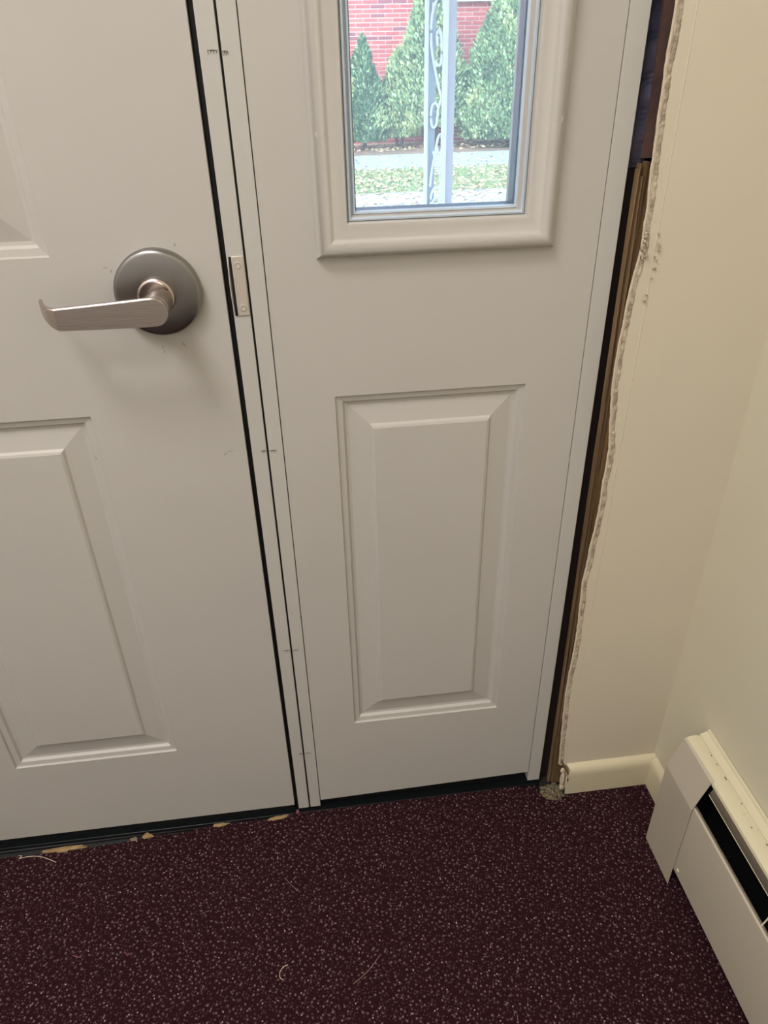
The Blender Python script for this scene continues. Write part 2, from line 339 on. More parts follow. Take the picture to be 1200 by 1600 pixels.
# crumbs of adhesive at the foot of the gap
mb = MB(); q = []
for i in range(420):
    a, b = random.gauss(0,.5), random.gauss(0,.5)
    if abs(a) > 1 or abs(b) > 1: continue
    c = Vector((.3685+a*.0185, -.0235+b*.0155, -.002+random.random()*.0045)); r = random.uniform(.0010,.0030)
    s = bmesh.ops.create_icosphere(mb.bm, subdivisions=1, radius=r, matrix=Matrix.Translation(c))
    for v in s['verts']: v.co += Vector((random.uniform(-1,1),random.uniform(-1,1),random.uniform(-1,1)))*r*.35
s = bmesh.ops.create_icosphere(mb.bm, subdivisions=4, radius=1, matrix=Matrix.Translation((.3685,-.0235,-.004)) @ Matrix.Diagonal((.0205,.0165,.0060,1)))
for v in s['verts']: v.co += Vector((0,0,1))*.003*noise.noise(v.co*160)
tag(mb.build('adhesive_rubble', ADH), 'crumbly yellowish adhesive rubble on the floor at the foot of the wall gap', 'debris')

# ================================================================ DOOR AND SIDELIGHT
PROF = [(0,0),(.0012,.0030),(.0060,.0036),(.0085,.0040),(.0112,.0078),(.0150,.0084),(.0395,.0040),(.0420,.0012),(.0450,.0)]
def panel(x0,x1,z0,z1,parent,mt,name='raised_panel',prof=PROF, yf=0):
    mb = MB(); rings = []
    for s, d in prof:
        rings.append([mb.bm.verts.new(p) for p in ((x0+s,yf+d,z0+s),(x1-s,yf+d,z0+s),(x1-s,yf+d,z1-s),(x0+s,yf+d,z1-s))])
    for Aq,Bq in zip(rings, rings[1:]):
        for i in range(4): mb.bm.faces.new((Aq[i],Aq[(i+1)%4],Bq[(i+1)%4],Bq[i]))
    mb.bm.faces.new(rings[-1])
    return mb.build(name, mt, parent, recalc=False)
def slab_with_holes(xs, zs, holes, y0, y1, name, mt, parent, zfun=None):
    """front sheet split in cells, cells listed in holes left open; side and back sheets close it"""
    mb = MB(); V = {}
    def v(i,j,y):
        k = (i,j,y)
        if k not in V: V[k] = mb.bm.verts.new((xs[i], y, zfun(xs[i]) if (zfun and j == 0) else zs[j]))
        return V[k]
    nx, nz = len(xs)-1, len(zs)-1
    for i in range(nx):
        for j in range(nz):
            if (i,j) in holes['through']:
                for (a,b,c,d) in ((i,j,i+1,j),(i+1,j,i+1,j+1),(i+1,j+1,i,j+1),(i,j+1,i,j)):
                    mb.bm.faces.new((v(a,b,y0),v(c,d,y0),v(c,d,y1),v(a,b,y1)))
                continue
            if (i,j) not in holes['panel']: mb.bm.faces.new((v(i,j,y0),v(i+1,j,y0),v(i+1,j+1,y0),v(i,j+1,y0)))
            mb.bm.faces.new((v(i,j,y1),v(i,j+1,y1),v(i+1,j+1,y1),v(i+1,j,y1)))
    for i in range(nx):
        mb.bm.faces.new((v(i,0,y0),v(i,0,y1),v(i+1,0,y1),v(i+1,0,y0))); mb.bm.faces.new((v(i,nz,y0),v(i+1,nz,y0),v(i+1,nz,y1),v(i,nz,y1)))
    for j in range(nz):
        mb.bm.faces.new((v(0,j,y0),v(0,j+1,y0),v(0,j+1,y1),v(0,j,y1))); mb.bm.faces.new((v(nx,j,y0),v(nx,j,y1),v(nx,j+1,y1),v(nx,j+1,y0)))
    return mb.build(name, mt, parent, recalc=False)

door = empty('door_1', (-.53,0,.0178)); tag(door, 'white steel door with embossed panels and steel lever, left of the sidelight', 'door', kind='structure')
DX = [-.9875,-.8165,-.5770,-.4840,-.2438,-.0754]; DZ = [.0178,.1830,.7500,.9250,1.58,1.68,1.93,2.035]
slab_with_holes(DX, DZ, {'through': set(), 'panel': {(i,j) for i in (1,3) for j in (1,3,5)}}, 0, .044, 'door_slab', DOOR, door)
for i in (1,3):
    for j in (1,3,5): panel(DX[i],DX[i+1],DZ[j],DZ[j+1],door,DOOR)
# lever set
RX, RZ = -.1428, .8857
mb = MB(); mb.lathe_y(RX,RZ,[(.0445,.0),(.0445,-.0075),(.0440,-.0095),(.0425,-.0110),(.0400,-.0118),(.021,-.0125),(.0,-.0125)],72)
ros = mb.build('rosette', STEELR, door, smooth=True); tag(ros, 'round satin steel rosette behind the lever')
mb = MB(); mb.lathe_y(RX-.001,RZ-.001,[(.0185,-.0120),(.0190,-.0160),(.0183,-.0190),(.0165,-.0200),(.0152,-.0195),(.0148,-.0165),(.0,-.0165)],48)
mb.build('collar', STEEL, ros, smooth=True)
# lever: one blade with return, on a shank
HX, HZ = -.1405, .8822
stn = []   # (x, y, zc, halfheight) of front face centre line
for k in range(9):      # round end at the hub
    a = math.pi/2*(1-k/8); stn.append((HX+.0140*math.sin(a), -.0650, HZ, .0140*math.cos(a)))
for k in range(1,12):
    t = k/11; stn.append((HX-.092*t, -.0650-.0006*math.sin(t*3.1), HZ-.0024*t*1.0, .0143-.0034*t))
for k in range(1,11):
    t = k/10; a = t*1.02
    stn.append((HX-.092-.0255*math.sin(a), -.0650+.0420*(1-math.cos(a))*1.55, HZ-.0024+.0058*t+.0045*t*t, .0109-.0080*t**1.25))
mb = MB(); prev = None; TH = .0062
for i,(x,y,zc,h) in enumerate(stn):
    x2,y2 = stn[min(i+1,len(stn)-1)][:2]; x1,y1 = stn[max(i-1,0)][:2]
    t = Vector((x2-x1,y2-y1,0)).normalized(); nrm = Vector((-t.y,t.x,0)); 
    if nrm.y < 0: nrm = -nrm
    if i < 9: nrm = Vector((0,1,0))
    h = max(h,.0006); b = min(.0012, h*.4); th = TH if i < 22 else TH-.0028*(i-21)/9
    f = Vector((x,y,zc)); r = []
    for dz, dn in ((-h,b),(-h+b,0),(h-b,0),(h,b),(h,th-b),(h-b,th),(-h+b,th),(-h,th-b)): r.append(mb.bm.verts.new(f+nrm*dn+Vector((0,0,dz))))
    if prev:
        for a in range(8): mb.bm.faces.new((prev[a],prev[(a+1)%8],r[(a+1)%8],r[a]))
    else: mb.bm.faces.new(r)
    prev = r
mb.bm.faces.new(prev[::-1])
lev = mb.build('lever_handle', STEEL, door, smooth=True); tag(lev, 'flat satin steel lever with bent back tip')
mb = MB(); mb.lathe_y(HX,HZ,[(.0,-.0590),(.0120,-.0595),(.0132,-.0570),(.0136,-.045),(.0136,-.0160),(.0,-.0160)],40)
mb.build('shank', STEEL, lev, smooth=True)
# scuffs on the door (thin marks)
mb = MB()
def mark(x0,z0,x1,z1,w,y=-.00015):
    d = Vector((x1-x0,0,z1-z0)); k = Vector((-d.z,0,d.x)).normalized()*w
    p, q = Vector((x0,y,z0)), Vector((x1,y,z1)); mb.poly([p-k*.2,(p+q)/2-k,q-k*.2,q+k*.2,(p+q)/2+k,p+k*.2])
for a in ((-.1491,.8290,-.1500,.8235,.0005),(-.1497,.8230,-.1482,.8180,.0005),(-.1290,.8300,-.1248,.8250,.0007),(-.1026,.6879,-.0985,.6930,.0007),(-.0985,.6930,-.0897,.6938,.0005),(-.1947,.9127,-.1890,.9120,.0006),(-.1870,.9105,-.1866,.9065,.0008),(-.1185,.9330,-.1195,.9300,.0009),(-.25,.700,-.249,.694,.0005)): mark(*a)
tag(mb.build('scuff_marks', SCUFF, door, recalc=False), 'faint grey scuffs')
mb = MB(); mb.box(-.985,-.0765,.006,.040,-.002,.0176); tag(mb.build('door_sweep', BLACK, door, bevel=.001), 'black rubber sweep under the door')

# mullion: two strips, and strike plate
mb = MB(); mb.box(-.0692,-.0514,.0,.018,.0062,2.06); mb.box(-.0690,-.0514,.018,.11,.0,2.06)
m1 = mb.build('trim_1', TRIMW, bevel=.0006); tag(m1, 'white mullion strip nearest the door, carrying the strike plate', 'door jamb', kind='structure')
mb = MB(); mb.box(-.0491,-.0318,.0,.018,.0066,2.06); mb.box(-.0491,-.0318,.018,.11,.0,2.06)
m2 = mb.build('trim_2', TRIMW, bevel=.0006); tag(m2, 'white mullion strip nearest the sidelight', 'door jamb', kind='structure')
mb = MB(); mb.box(-.0515,-.0490,.004,.10,-.004,2.06); mb.build('joint_filler', BLACK, m1)
mb = MB(); mb.box(-.0800,-.0690,.046,.110,-.004,2.06); mb.build('door_stop', BLACK, m1); mb = MB(); mb.box(-.0752,-.0695,.010,.045,.0,2.04); mb.build('weatherstrip', BLACK, m1, bevel=.001)
mb = MB(); mb.box(-.0690,-.0676,-.0006,.002,.10,.16); 
# strike plate with curved lip
mb.bm.free(); mb = MB()
z0, z1 = .8555,.9175
mb.box(-.0645,-.0520,-.0014,.0004,z0,z1)
sp = mb.build('strike_plate', STRIKE, m1, bevel=.0006); tag(sp, 'satin metal strike plate with two screws beside the door gap')
mb = MB(); prev = None
for i in range(17):
    t = i/16; z = z0+.0015+(z1-z0-.003)*t; bow = math.sin(t*math.pi)
    y = -.0012-.0022*bow**.7; xo = -.0683-.0010*bow
    r = [mb.bm.verts.new(p) for p in ((xo,y,z),(xo+.0011,y-.0002,z),(xo+.0011,.004,z),(xo,.004,z))]
    if prev:
        for a in range(4): mb.bm.faces.new((prev[a],prev[(a+1)%4],r[(a+1)%4],r[a]))
    else: mb.bm.faces.new(r)
    prev = r
mb.bm.faces.new(prev); mb.build('strike_lip', STRIKE, sp, smooth=True)
mb = MB(); mb.box(-.0671,-.0646,-.0010,.0004,z0,z1-.0005); mb.build('strike_slot', DARKIN, sp)
for x, z in ((-.0585,.9085),(-.0580,.8640)):
    mb = MB(); mb.lathe_y(x,z,[(.0038,-.0013),(.0036,-.0019),(.0026,-.0021),(.0021,-.0012),(.0,-.0012)],20); s_ = mb.build('screw', STRIKE, sp, smooth=True)
    s_.data.materials.append(HOLE)
    for p in s_.data.polygons:
        if (Vector(p.center)-Vector((x,p.center.y,z))).length < .0022: p.material_index = 1
# pencil ticks across the mullion joint
for z, xa, xb, dn, par in ((1.0975,-.0622,-.0520,-.0015,m1),(.6908,-.0580,-.0516,-.0003,m1),(.3676,-.0613,-.0516,.0004,m1),(.1447,-.0576,-.0520,-.0008,m1),(1.0965,-.0488,-.0430,-.0012,m2),(.6904,-.0488,-.0390,0,m2),(.3670,-.0488,-.0394,.0002,m2),(.1440,-.0488,-.0383,.0004,m2)):
    mb = MB(); mark(xa,z,xb,z+dn*.3,.0006,-.0002)
    k = 4
    for i in range(k): x = xa+(xb-xa)*(i+.2)/k; mark(x,z+.0004,x+.0007,z-.0028-random.random()*.001,.0004,-.00022)
    mb.build('pencil_mark', PENCIL, par, recalc=False)
mb = MB(); mark(-.0505,.1400,-.0500,.1310,.0011,-.0003); mark(-.0455,.1360,-.0440,.1310,.0004,-.0003); mb.build('chip_mark', PENCIL, m2, recalc=False)
mb = MB(); mark(-.0438,.4370,-.0436,.4340,.0004,-.0003); mark(-.0330,.4300,-.0325,.4240,.0005,-.0003); mb.build('scuff_marks', SCUFF, m2, recalc=False)
mb = MB(); mb.box(.3316,.3527,.0,.018,.0065,2.06); mb.box(.3316,.3527,.018,.11,.0,2.06)
m3 = mb.build('trim_3', TRIMW, bevel=.0006); tag(m3, 'white jamb strip between the sidelight and the open wall gap', 'door jamb', kind='structure')
mb = MB(); mb.box(-1.03,.3527,.0,.11,2.04,2.10); m4 = mb.build('trim_4', TRIMW); tag(m4, 'white head jamb above door and sidelight', 'door jamb', kind='structure')
mb = MB(); mb.box(-1.035,-.9905,.0,.11,.0,2.04); mm5 = mb.build('trim_5', TRIMW); tag(mm5, 'white hinge-side jamb of the door, outside the photo', 'door jamb', kind='structure')
# threshold
mb = MB(); mb.prism([(-.0235,-.0068),(-.0200,-.0045),(-.0060,-.0030),(-.004,.0010),(.14,.0010),(.14,-.05),(-.0235,-.05)], -1.035, .352, 0)
mb.bm.faces.ensure_lookup_table(); th = mb.build('trim_6', BRONZE, bevel=.0006); tag(th, 'dark metal threshold sunk below door and sidelight', 'threshold', kind='structure')
mb = MB(); mb.tube([(-1.03,-.0085,-.002),(-.076,-.0085,-.002)],.0022,8); mb.build('gasket', BLACK, th, smooth='all')

# sidelight slab + window
sl = empty('window_1', (.15,0,.025)); tag(sl, 'white sidelight with framed glass over one embossed panel', 'sidelight', kind='structure')
SX = [-.0308,.0345,.0560,.2430,.2640,.3306]; GX0,GX1 = .0605,.2360
GZ0 = .9520
SX = [-.0308,.0345,.0600,.2370,.2640,.3306]; SZ = [.0225,.2005,.7540,GZ0,1.80,2.035]
slab_with_holes(SX, SZ, {'through': {(2,3)}, 'panel': {(1,1),(2,1),(3,1)}}, 0, .044, 'sidelight_slab', DOOR, sl, zfun=lambda x: .0222+(x+.032)*.0235)
panel(.0345,.2640,.2005,.7540,sl,DOOR)
mb = MB(); mb.box(-.0308,.3306,.012,.040,.0010,.031); mb.build('bottom_seal', BLACK, sl)
# plastic frame round the glass, mitred: outer bead, cove, inner lip
FX0,FX1,FZ0,FZ1 = .0234,.2800,.9110,1.842
FP = [(0,0),(.0006,-.0030),(.0030,-.0085),(.0065,-.0125),(.0105,-.0142),(.0145,-.0135),(.0180,-.0110),(.0205,-.0092),(.0300,-.0082),(.0335,-.0066),(.0350,-.0030),(.0358,.0020)]
def ringframe(x0,x1,z0,z1,prof,name,mt,parent,smooth=True):
    mb = MB(); rings = []
    for s, y in prof: rings.append([mb.bm.verts.new(p) for p in ((x0+s,y,z0+s),(x1-s,y,z0+s),(x1-s,y,z1-s),(x0+s,y,z1-s))])
    for Aq,Bq in zip(rings, rings[1:]):
        for i in range(4): mb.bm.faces.new((Aq[i],Aq[(i+1)%4],Bq[(i+1)%4],Bq[i]))
    return mb.build(name, mt, parent, smooth=smooth, recalc=False)
ringframe(FX0,FX1,FZ0,FZ1,FP,'window_frame',DOOR,sl)
ringframe(FX0+.0350,FX1-.0350,FZ0+.0350,FZ1-.0350,[(0,.0015),(.0012,-.0030),(.0030,-.0036),(.0042,-.0010),(.0046,.0035),(.0062,.0035),(.0066,.0015),(.0084,.0020),(.0090,.0090)],'glazing_bead',VINYL,sl)
SPC = mat('glazing_spacer', lin(120, 142, 166), .4)
ringframe(.0640,.2395,.9500,1.803,[(0,.0090),(.0040,.0092),(.0046,.0110),(.0046,.0300)],'glass_spacer',SPC,sl,smooth=False)
mb = MB(); mb.box(.060,.240,.0095,.0125,.9525,1.806); mb.build('glass_pane', GLASS, sl)
mb = MB(); mb.box(.060,.240,.0290,.0320,.9525,1.806); mb.build('glass_pane', GLASS, sl)
for x, z, y in ((.0535,.9232,-.0140),(.0345,1.0270,-.0138),(.2688,1.0340,-.0138),(.0345,1.40,-.0138),(.2688,1.40,-.0138)):
    mb = MB(); mb.lathe_y(x,z,[(.0045,y+.0035),(.0045,y+.0009),(.0041,y+.0004),(.0,y+.0003)],20); mb.build('screw_plug', DOOR, sl, smooth=True)

# ================================================================ BASEBOARD HEATER
ht = empty('baseboard_heater', (XR,-.9,0)); tag(ht, 'cream metal baseboard heater with black louvre slot along the right wall', 'heater')
HXF = .4925; YE = -.1300; YC = -.2080; YN = -2.25
# back plate and top canopy
mb = MB(); canopy = [(.5090,.2345),(.5100,.2385),(.5140,.2415),(.5205,.2425),(.5265,.2425),(.5280,.2405),(.5300,.2410),(.5310,.2440),(.5400,.2480),(.5415,.2515),(.5440,.2520),(.5448,.2500),(.5448,.2300),(.5240,.2340),(.5130,.2370),(.5110,.2300)]
mb.prism(canopy, YE, YN, 1); mb.build('top_canopy', HEATTOP, ht, smooth=True)
mb = MB(); mb.box(.5400,.5447,YN,YE-.001,.02,.235); mb.build('back_plate', DARKIN, ht)
# end cap: front, sloped face, side
mb = MB(); cap = [(HXF,.0015),(HXF,.1815),(.5085,.2375),(.5140,.2400),(.5440,.2400),(.5440,.0015)]
A_ = [mb.bm.verts.new((x,YE,z)) for x,z in cap]; B_ = [mb.bm.verts.new((x,YC,z)) for x,z in cap[:4]]
for i in range(3): mb.bm.faces.new((A_[i],B_[i],B_[i+1],A_[i+1]))
mb.bm.faces.new(A_[::-1])
ec = mb.build('end_cap', HEAT, ht, recalc=True); s_ = ec.modifiers.new('thick','SOLIDIFY'); s_.thickness = .0010; s_.offset = -1
tag(ec, 'folded cream metal end cap')
b_ = ec.modifiers.new('bevel','BEVEL'); b_.width = .0008; b_.segments = 2; b_.limit_method = 'ANGLE'
# front cover
mb = MB(); cov = [(.4940,.0400),(.4940,.1800),(.4948,.1835),(.4975,.1850),(.4990,.1835),(.4985,.1820),(.4960,.1800),(.4955,.1760),(.4952,.0410)]
mb.prism(cov, YC+.012, YN, 1); fc = mb.build('front_cover', HEAT, ht, smooth=True); tag(fc, 'long flat cream front cover with rolled top lip')
mb = MB(); mb.prism([(.4960,.1832),(.4990,.1870),(.5003,.1862),(.4985,.1815)], YC+.004, YN, 1); mb.build('cover_lip', DAMP, fc)
# damper blade inside the slot
mb = MB(); mb.prism([(.5120,.2300),(.5080,.2200),(.5068,.2190),(.5065,.2205),(.5110,.2320)], YC-.004, YN, 1)
dp = mb.build('damper', DAMP, ht, smooth=True); tag(dp, 'brownish metal damper blade inside the slot')
mb = MB(); mb.prism([(.5061,.2192),(.5073,.2185),(.5081,.2198),(.5069,.2210)], YC-.004, YN, 1); mb.build('damper_edge', HEATTOP, dp)
for y in (-.372,-.80,-1.25,-1.7):
    mb = MB(); mb.prism([(.4965,.1840),(.4975,.1855),(.5062,.2130),(.5050,.2140)], y-.0009, y+.0009, 1); mb.build('bracket', HEATTOP, ht)
# finned element in the dark
mb = MB(); mb.box(.5100,.5395,YN,YC+.02,.030,.0310); mb.build('base_pan', DARKIN, ht)
mb = MB(); mb.tube([(.520,YE-.02,.10),(.520,YN,.10)],.011,12); mb.build('pipe', DARKIN, ht, smooth='all')
fin = MB()
for i in range(140):
    y = YC-.02-i*.0065; fin.box(.503,.537,y,y+.0004,.07,.135)
tag(fin.build('fins', DARKIN, ht), kind='stuff')
mb = MB(); mb.lathe_y(0,0,[(.0,-.0014),(.0025,-.0012),(.0034,0),(.0,0)],14)
sc = mb.build('screw', HEATTOP, ht, smooth=True); sc.rotation_euler = (0,0,-math.pi/2); sc.matrix_parent_inverse = ht.matrix_world.inverted(); sc.location = (.4941,-.2165,.0500)
# grime specks on the canopy
mb = MB()
for i in range(26):
    y = random.uniform(-.15,-.42); r = random.uniform(.0003,.0009); x = random.choice((.5292,.5292,.5292,random.uniform(.515,.540))); z = .2428 if x < .527 else (.2414 if x < .5305 else .2442+(x-.531)*.43)
    a = random.random(); mb.poly([(x+r*math.cos(a+k*1.26),y+r*1.8*math.sin(a+k*1.26),z+.0002) for k in range(5)])
tag(mb.build('grime_specks', HOLE, ht, recalc=False), kind='stuff')

# ================================================================ SMALL THINGS ON THE CARPET
def lump(cx, cy, cz, sx, sy, sz, mt, label, group=None, seed=0, rz=0, name='carpet_pad_scrap', cat='debris'):
    mb = MB(); s = bmesh.ops.create_icosphere(mb.bm, subdivisions=3, radius=1)
    for v in s['verts']:
        k = 1+.45*noise.noise(v.co*1.6+Vector((seed,0,0)))+.25*noise.noise(v.co*5+Vector((0,seed,0)))
        v.co = Vector((v.co.x*sx,v.co.y*sy,v.co.z*sz))*k
    o = mb.build(name, mt, smooth='all'); o.location = (cx,cy,cz); o.rotation_euler = (0,0,rz)
    tag(o, label, cat, group); return o
G = 'scraps of padding along the carpet edge'
lump(-.457,-.0185,-.001,.036,.0045,.0038,FOAM,'longest tan padding scrap, far left at the carpet edge under the door',G,1,.02)
lump(-.3205,-.0135,.000,.0085,.0045,.0048,FOAM,'small round beige padding scrap under the door, second from the left',G,2)
lump(-.343,-.0160,-.001,.0075,.0035,.0035,FOAMG,'tiny grey fluff tuft just left of the round beige scrap',G,3)
lump(-.2030,-.0085,-.0015,.0150,.0035,.0036,FOAM,'mustard padding scrap at the carpet edge, midway along the door',G,4,.05)
lump(-.1050,-.0085,-.001,.0190,.0040,.0036,FOAM,'mustard padding scrap nearest the mullion foot',G,5,.12)
lump(-.0715,-.0030,.002,.0030,.0025,.0045,PINKT,'small pink lint tuft at the foot of the mullion',None,6,0,'lint_tuft','lint')
def thread(pts, r, mt, label, name='loose_thread', cat='thread'):
    P = [Vector(p) for p in pts]; out = []
    for i in range(len(P)-1):
        p0,p1,p2,p3 = P[max(i-1,0)],P[i],P[i+1],P[min(i+2,len(P)-1)]
        for k in range(6):
            t = k/6; out.append(.5*((2*p1)+(p2-p0)*t+(2*p0-5*p1+4*p2-p3)*t*t+(3*p1-p0-3*p2+p3)*t**3))
    out.append(P[-1]); mb = MB(); mb.tube(out, r, 6); o = mb.build(name, mt, smooth='all'); tag(o, label, cat); return o
thread([(-.0913,-.2477,.001),(-.0975,-.2500,.0018),(-.1025,-.2560,.001),(-.1025,-.2630,.001),(-.0975,-.2675,.0012)],.00055,THREAD,'short pale hook-shaped thread on the carpet, front centre')
thread([(.0380,-.2539,.001),(.0325,-.2600,.0012),(.0207,-.2710,.0008),(.0090,-.2790,.0012),(-.0016,-.2851,.001)],.00045,THREADG,'longer grey thread lying diagonally right of the hooked one')
thread([(-.0947,-.1174,.001),(-.0840,-.1310,.0012),(-.0732,-.1421,.001)],.00028,THREADG,'fine faint hair on the carpet below the mullion')
thread([(-.5238,-.0212,.002),(-.518,-.0235,.003),(-.5215,-.0265,.002),(-.505,-.0265,.004),(-.485,-.0300,.004),(-.4605,-.0410,.001)],.00055,THREAD,'curled pale fibre at the far left carpet edge')
thread([(-.4000,-.1930,.001),(-.3930,-.1960,.0012),(-.3870,-.1975,.001)],.0006,PINKT,'short pink fibre on the carpet, farther left')
thread([(-.3240,-.2000,.001),(-.3206,-.2040,.0012),(-.3180,-.2010,.001)],.0006,PINKT,'small curled pink fibre on the carpet, right of the straight pink one')
mb = MB()
for i in range(260):
    x = random.uniform(-.75,.48); y = random.uniform(-.5,-.03); a = random.random()*3.14; l = random.uniform(.0008,.0030); w = .0003
    d = Vector((math.cos(a),math.sin(a),0)); n_ = Vector((-d.y,d.x,0)); p = Vector((x,y,.0008))
    mb.poly([p-d*l-n_*w,p+d*l-n_*w,p+d*l+n_*w,p-d*l+n_*w], 0)
tag(mb.build('lint_specks', [THREADG], recalc=False), 'tiny grey lint specks scattered over the maroon carpet', 'lint', kind='stuff')

# ================================================================ OUTSIDE
GZ = -.05
mb = MB(); mb.box(-14,18,.145,30,-.30,GZ); gr = mb.build('lawn', GROUND); tag(gr, 'strip of green lawn strewn with leaves between pavement and path', 'lawn', kind='structure')
mb = MB(); mb.box(-8,12,8.42,9.85,-.06,GZ+.015); tag(mb.build('path', CONC), 'pale concrete path in front of the evergreen shrubs', 'path', kind='structure')
mb = MB(); mb.box(-8,12,.15,6.75,-.06,GZ+.012); tag(mb.build('pavement', CONC2), 'pale leaf-strewn pavement nearest the window', 'pavement', kind='structure')
mb = MB(); mb.box(-8,12,9.87,11.15,-.06,GZ+.02); tag(mb.build('mulch_bed', MULCH), 'dark mulch bed along the brick wall under the shrubs', 'mulch', kind='structure')
# grass blades
mb = MB()
for i in range(46000):
    x = random.uniform(-2.5,6.5); y = random.uniform(6.75,8.42); a = random.random()*6.28; h = random.uniform(.025,.06); w = .005
    d = Vector((math.cos(a)*w,math.sin(a)*w,0)); p = Vector((x,y,GZ)); l = Vector((random.uniform(-.02,.02),random.uniform(-.02,.02),h))
    f = mb.poly([p-d,p+d,p+l], random.choice((0,0,0,1)))
tag(mb.build('grass', GRASS, recalc=False), 'short green grass with pale patches between path and pavement', 'grass', kind='stuff')
mb = MB()
for i in range(11500):
    u = random.random(); x = random.uniform(-2.5,6.5)
    if u < .50: y = random.uniform(6.6,8.3); z = GZ+.045
    elif u < .70: y = random.uniform(5.8,6.9); z = GZ+.018
    elif u < .74: y = random.uniform(8.6,10.1); z = GZ+.02
    else: y = random.uniform(10.05,10.9); z = GZ+.03+random.random()*.03
    s = random.uniform(.012,.032); R_ = Matrix.Rotation(random.random()*6.28,3,'Z') @ Matrix.Rotation(random.uniform(-.7,.7),3,'X')
    q = [Vector((-s,0,0)),Vector((0,-s*.6,.004)),Vector((s,0,0)),Vector((0,s*.6,.004))]
    mb.poly([R_@v+Vector((x,y,z)) for v in q], random.choice((0,0,1,1,2)))
tag(mb.build('fallen_leaves', DLEAF, recalc=False), 'dry tan and yellow leaves scattered over grass, pavement and bed', 'leaves', kind='stuff')

# brick house front
YBW = 11.16
mb = MB(); mb.box(-6,10,YBW,YBW+.3,-.3,3.4)
bw = mb.build('wall_brick', MORTAR); tag(bw, 'red brick house wall behind the evergreen shrubs', 'wall', kind='structure')
BM = MB(); BM.box(-.0965,.0965,-.007,.01,-.0190,.0190); bproto = BM.bm
meshes = []
for mt in BR:
    me = bpy.data.meshes.new('brick'); bproto.to_mesh(me); me.materials.append(mt); meshes.append(me)
bproto.free()
rest = MB(); pick = []
for r in range(62):
    z = -.02+.0515*r+.026
    for c in range(-16, 36):
        x = c*.2040+(.1020 if r % 2 else 0)+.4
        vis = (.80 < x < 2.10 and .45 < z < 1.90) or (2.38 < x < 2.98 and .85 < z < 1.70) or (3.28 < x < 3.72 and 1.15 < z < 1.70)
        if vis: pick.append((x,z))
        elif 2.38 < x < 3.9 and 1.70 < z < 2.9: continue
        else: rest.box(x-.0965,x+.0965,YBW-.007,YBW+.01,z-.0190,z+.0190, random.choice((0,0,0,1,1,2,3)))
for k,(x,z) in enumerate(pick[:300]):
    o = bpy.data.objects.new('brick', random.choice((meshes[0],meshes[0],meshes[0],meshes[1],meshes[1],meshes[2],meshes[3])))
    SC.collection.objects.link(o); o.location = (x,YBW+random.uniform(-.002,.002),z); o.parent = bw
tag(rest.build('bricks_beyond', BR, bw), kind='stuff')
# window of the brick house: white sill and frame
w2 = empty('window_2', (3.15,YBW,1.69)); tag(w2, 'window with white sill in the brick wall above the right shrub', 'window', kind='structure')
mb = MB(); mb.box(2.36,3.92,YBW-.06,YBW+.02,1.690,1.740); mb.build('window_sill', WHITEP, w2, bevel=.004)
for a in ((2.40,2.46,1.74,2.86),(3.82,3.88,1.74,2.86),(2.46,3.82,2.80,2.86),(2.46,3.82,1.74,1.79),(3.11,3.17,1.79,2.80)):
    mb = MB(); mb.box(a[0],a[1],YBW-.03,YBW+.02,a[2],a[3]); mb.build('window_frame', WHITEP, w2)
for a in ((2.46,3.11),(3.17,3.82)):
    mb = MB(); mb.box(a[0],a[1],YBW-.012,YBW-.006,1.79,2.80); mb.build('pane', DKGL, w2)

